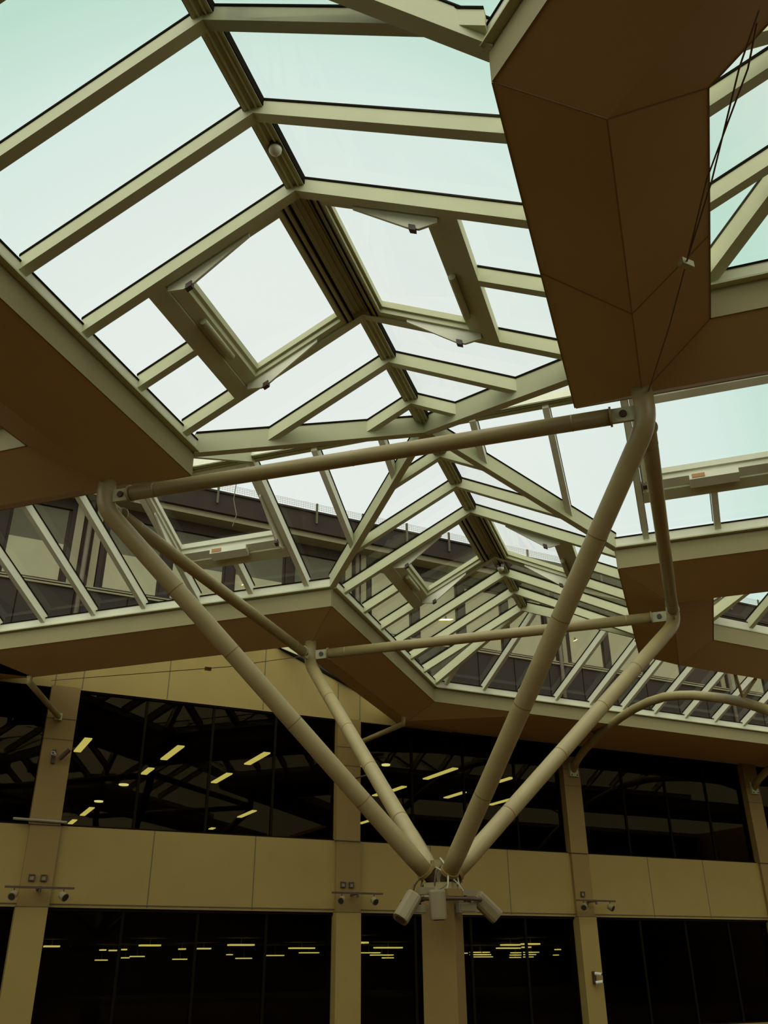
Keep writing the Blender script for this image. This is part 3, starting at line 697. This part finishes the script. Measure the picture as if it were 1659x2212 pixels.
# ------------------------------------------------------------------ lamps in the rooms behind the glass
UP = [(6.23, 43.2, 46.3), (10.55, 43.0, 46.4), (14.84, 42.7, 45.8), (14.77, 48.6, 51.6), (10.04, 63.6, 67.3), (9.92, 69.7, 71.8), (20.33, 60.5, 63.8), (10.51, 48.9, 50.7), (25.48, 42.2, 45.6), (29.79, 48.4, 50.7), (29.83, 43.2, 44.7), (33.92, 49.2, 51.9), (25.48, 48.2, 50.2), (29.61, 61.3, 63.3), (20.4, 43.0, 43.9), (25.24, 50.8, 51.8), (20.24, 69.8, 70.6)]
LOW = [(11.91, 13.2, 90.6, 1.75), (20.16, 20.74, 108.9, 1.75), (21.71, 22.57, 111.8, 1.75), (21.97, 22.41, 106.3, 1.75), (19.38, 21.13, 86.4, 1.75), (20.29, 21.54, 111.6, 0.79), (23.18, 23.94, 111.8, 1.01), (24.12, 25.62, 111.8, 1.14), (28.97, 30.47, 111.6, 0.84), (27.48, 28.08, 103.7, 1.75), (28.67, 30.07, 101.1, 1.75), (26.73, 28.96, 84.0, 1.75), (35.45, 35.96, 111.9, 1.3), (36.49, 38.25, 111.6, 0.9), (40.26, 42.32, 111.7, 1.19), (38.15, 40.87, 98.6, 1.75), (44.63, 46.94, 111.9, 1.48), (34.89, 35.93, 74.9, 1.75), (52.44, 55.29, 111.8, 1.46), (47.04, 50.16, 95.9, 1.75), (54.16, 57.04, 111.6, 1.2), (55.88, 57.13, 111.7, 0.88), (67.78, 68.28, 112.0, 1.39), (69.08, 71.69, 111.9, 1.49), (68.96, 71.72, 111.7, 1.21), (68.92, 71.81, 111.4, 0.94), (54.42, 56.19, 82.0, 1.75), (64.48, 67.38, 98.3, 1.75), (54.21, 55.82, 78.1, 1.75), (64.49, 65.19, 93.0, 1.75), (75.59, 76.73, 111.9, 1.43), (75.36, 76.64, 111.8, 1.15), (75.25, 76.52, 111.7, 0.86), (77.69, 79.69, 111.9, 1.48), (77.63, 79.08, 111.8, 1.2), (77.56, 78.63, 111.8, 0.91), (79.84, 80.22, 107.6, 1.75), (82.74, 83.06, 112.0, 1.13)]
uplab = ['lit ceiling tube behind the upper glass, next to the leftmost pillar near the top', 'lit ceiling tube in the upper left bay, second from the left in the upper row',
  'lit ceiling tube behind the upper left bay, rightmost of its upper row', 'shorter lit ceiling tube in the upper left bay just below the rightmost upper one',
  'lit ceiling tube low in the upper left bay beside the leftmost pillar', 'smallest lit tube at the lower left corner of the upper left bay',
  'lit ceiling tube low in the middle of the upper left bay', 'short lit tube left of centre in the upper left bay above the oval lamps',
  'longest lit tube behind the upper glass, between the two middle slanted tubes', 'short lit tube below and right of the longest one in the middle bay',
  'lit tube behind the right slanted tubes of the column, upper one', 'lit tube behind the right slanted tubes of the column, lower one',
  'lit tube right beside the thin rear slanted tube in the middle bay', 'lit tube low in the middle bay between pillar and slanted tube',
  'short lit tube at the top left corner of the middle bay, beside the pillar', 'tiny lit tube left of the rear slanted tube in the middle bay', 'tiny lit spot at the bottom of the upper left bay']
rs = random.Random(3)
for (X, y0, y1), lab in zip(UP, uplab):
    t = thing('ceiling_light', lab, 'ceiling light', (X, (y0 + y1) / 2, 9.9), 'lit tubes on the upper floor')
    MB().box((X - .17, y0, 9.5), (X + .17, y1, 9.56)).obj('diffuser', TUBEL, t)
    MB().box((X - .2, y0 - .05, 9.56), (X + .2, y1 + .05, 9.96)).obj('housing', DKMET, t)
ORD = ['first', 'second', 'third', 'fourth', 'fifth', 'sixth', 'seventh', 'eighth', 'ninth', 'tenth', 'eleventh', 'twelfth']
def low_key(i):
    x0, x1, Y, z = LOW[i]
    el = z / math.hypot(x0, Y)
    bay = 'lower left bay' if i < 17 else ('lower bay left of column' if i < 22 else 'lower bay right of column')
    return bay, ('upper' if el > .0158 else ('middle' if el > .0122 else 'lower')), x0 / Y
keys = [low_key(i) for i in range(len(LOW))]
for i, (x0, x1, Y, z) in enumerate(LOW):
    bay, row, kx = keys[i]
    rank = sum(1 for b, r, q in keys if b == bay and r == row and q < kx)
    t = thing('ceiling_light', 'small lit panel, %s, %s from left in %s row' % (bay, ORD[rank], row), 'ceiling light', ((x0 + x1) / 2, Y, 2.3), 'lit panels deep inside the lower bays')
    h = .065 if z > 1.7 else .055
    MB().box((x0, Y, z - h), (x1, Y + 1.0, z + h)).obj('diffuser', TUBEL, t)
    MB().box(((x0 + x1) / 2 - .03, Y + .4, z + h), ((x0 + x1) / 2 + .03, Y + .5, 2.3)).obj('hanger', DKMET, t)
for lab, c in (('oval pendant lamp glowing in the upper left bay, upper of two', (9.54, 50.9, 8.9)), ('oval pendant lamp glowing in the upper left bay, lower of two', (9.33, 57.0, 8.9)), ('oval pendant lamp glowing near the top of the middle bay', (20.23, 40.2, 8.9))):
    t = thing('pendant_lamp', lab, 'lamp', c, 'oval pendant lamps')
    r_ = .27 if c[1] > 45 else .22; c = Vector(c)
    MB().tube([c + Vector((0, 0, -.01)), c + Vector((0, 0, .05))], [r_ * .95, r_], 20).obj('diffuser', PENDL, t)
    MB().tube([c + Vector((0, 0, .05)), c + Vector((0, 0, .25)), c + Vector((0, 0, 1.05))], [r_ * 1.05, .06, .02], 16).obj('shade', DKMET, t)

# ------------------------------------------------------------------ building seen through the roof glass
bt = thing('building', 'grey office building with pale blinds and a brown eave beyond the glass roof', 'building', (25, 38.5, 10.6))
YB = 38.5
MB().box((-16, YB, 10.4), (80, YB + .4, 14.92)).obj('lower_cladding', EXTB, bt)
mb = MB()
for k in range(38): X = -14.5 + 2.32 * k; mb.box((X - .025, YB - .01, 10.5), (X + .025, YB + .01, 14.9))
mb.obj('panel_joint', GASKET, bt)
MB().box((-16, YB - .10, 14.92), (80, YB + .2, 15.0)).box((-16, YB - .04, 15.0), (80, YB + .1, 15.06), 1).box((-16, YB - .08, 15.06), (80, YB + .2, 15.12)).obj('sill', [EXTT, GASKET], bt)
MB().box((-16, YB + .35, 15.1), (80, YB + .5, 19.4)).obj('upper_wall', EXT, bt)
pipes = [4.25, 17.75, 30.4, 43.3, 56]
edges = [-9.0] + pipes
for i in range(len(pipes)):
    L0, R0 = (edges[i] + .62, edges[i + 1] - .62)
    n_ = 4; wd = (R0 - L0) / n_
    for k in range(n_):
        x0, x1 = L0 + k * wd, L0 + (k + 1) * wd
        fr = MB()
        for (a, b, c_, d_) in ((x0, x1, 15.1, 15.22), (x0, x1, 18.75, 19.3), (x0, x0 + .2, 15.22, 18.75), (x1 - .2, x1, 15.22, 18.75)):
            fr.box((a, YB + .05, c_), (b, YB + .2, d_))
        o = fr.obj('window', EAVE, bt)
        MB().box((x0 + .2, YB + .20, 15.22), (x1 - .2, YB + .24, 18.75)).obj('pane', DARK, o)
        seed = (i * 7 + k * 5 + 3) % 9
        zb = 17.0 if i <= 1 else 18.55
        if seed != 3:
            MB().box((x0 + .34, YB + .14, 15.24), (x1 - .34, YB + .18, zb)).obj('blind', BLIND, o)
            if zb < 18: MB().box((x0 + .34, YB + .15, zb), (x1 - .34, YB + .19, 18.7)).obj('upper_blind', EXT, o)
for X in pipes:
    MB().box((X - .62, YB - .02, 15.12), (X - .28, YB + .35, 19.3)).box((X + .26, YB - .02, 15.12), (X + .56, YB + .35, 19.3)).obj('mullion_panel', EXTT, bt)
    MB().box((X - .28, YB + .2, 15.12), (X + .26, YB + .35, 19.3)).obj('recess', DARK, bt)
    MB().tube([(X, YB - .12, 10.6), (X, YB - .12, 19.3)], .11, 12).obj('downpipe', PIPE, bt, smooth=True)
MB().box((-16, 37.7, 19.30), (80, YB + .5, 19.58)).obj('eave_beam', EXTT, bt)
MB().box((-16, 37.5, 19.58), (80, YB + .5, 20.62)).obj('gutter_box', EAVE, bt)
MB().box((-16, 37.42, 20.62), (80, YB + .5, 20.72)).obj('roof_edge', EAVE, bt)
rl = thing('roof_railing', 'thin wire mesh railing with small posts on the roof edge of the grey building', 'railing', (25, 37.5, 20.7))
for k in range(30):
    X = 4.6 + 2.6 * k
    MB().box((X - .05, 37.36, 20.0), (X + .05, 37.44, 21.13)).obj('post', EXT, rl)
mb = MB()
for z in (20.82, 20.92, 21.02, 21.1): mb.box((-10, 37.395, z - .006), (80, 37.405, z + .006))
for k in range(560): X = -6 + .125 * k; mb.box((X - .004, 37.396, 20.74), (X + .004, 37.404, 21.1))
mb.obj('mesh', GREY, rl)
for lab, X, z, w_, hh in (('yellow lit tube in an office window seen between the left tubes', 11.9, 16.6, .5, .28), ('yellow lit tube behind the far skylight bars, left one', 23.1, 16.5, .9, .2),
                      ('yellow lit tube behind the far skylight bars, below the ring tube', 26.5, 15.95, .8, .2), ('small yellow lamp in an office window right of the slanted tube', 31.7, 16.6, .3, .16)):
    t = thing('office_light', lab, 'ceiling light', (X, YB + .1, z), 'lit tubes in the building beyond the roof')
    v = [(X - w_ / 2, YB + .02, z - hh / 2), (X + w_ / 2 - .15, YB + .02, z + .02), (X + w_ / 2 - .15, YB + .08, z + .02), (X - w_ / 2, YB + .08, z - hh / 2),
         (X - w_ / 2 + .15, YB + .02, z - .02), (X + w_ / 2, YB + .02, z + hh / 2), (X + w_ / 2, YB + .08, z + hh / 2), (X - w_ / 2 + .15, YB + .08, z - .02)]
    MB().hexa(v).obj('tube', TUBEL, t)
    MB().box((X - .03, YB + .05, z), (X + .03, YB + .09, z + hh)).obj('hanger', DKMET, t)
tag(MB().tube([PQ(PC, 11.0, 13.1), PQ(PC + .02, 10.95, 12.3), PQ(PC, 10.98, 11.8), PQ(PC + .02, 10.86, 11.3), PQ(PC, 10.95, 10.95)], .013, 6).obj('loose_wire', EXTT), 'loose pale wire dangling under the left skylight street', 'wire')
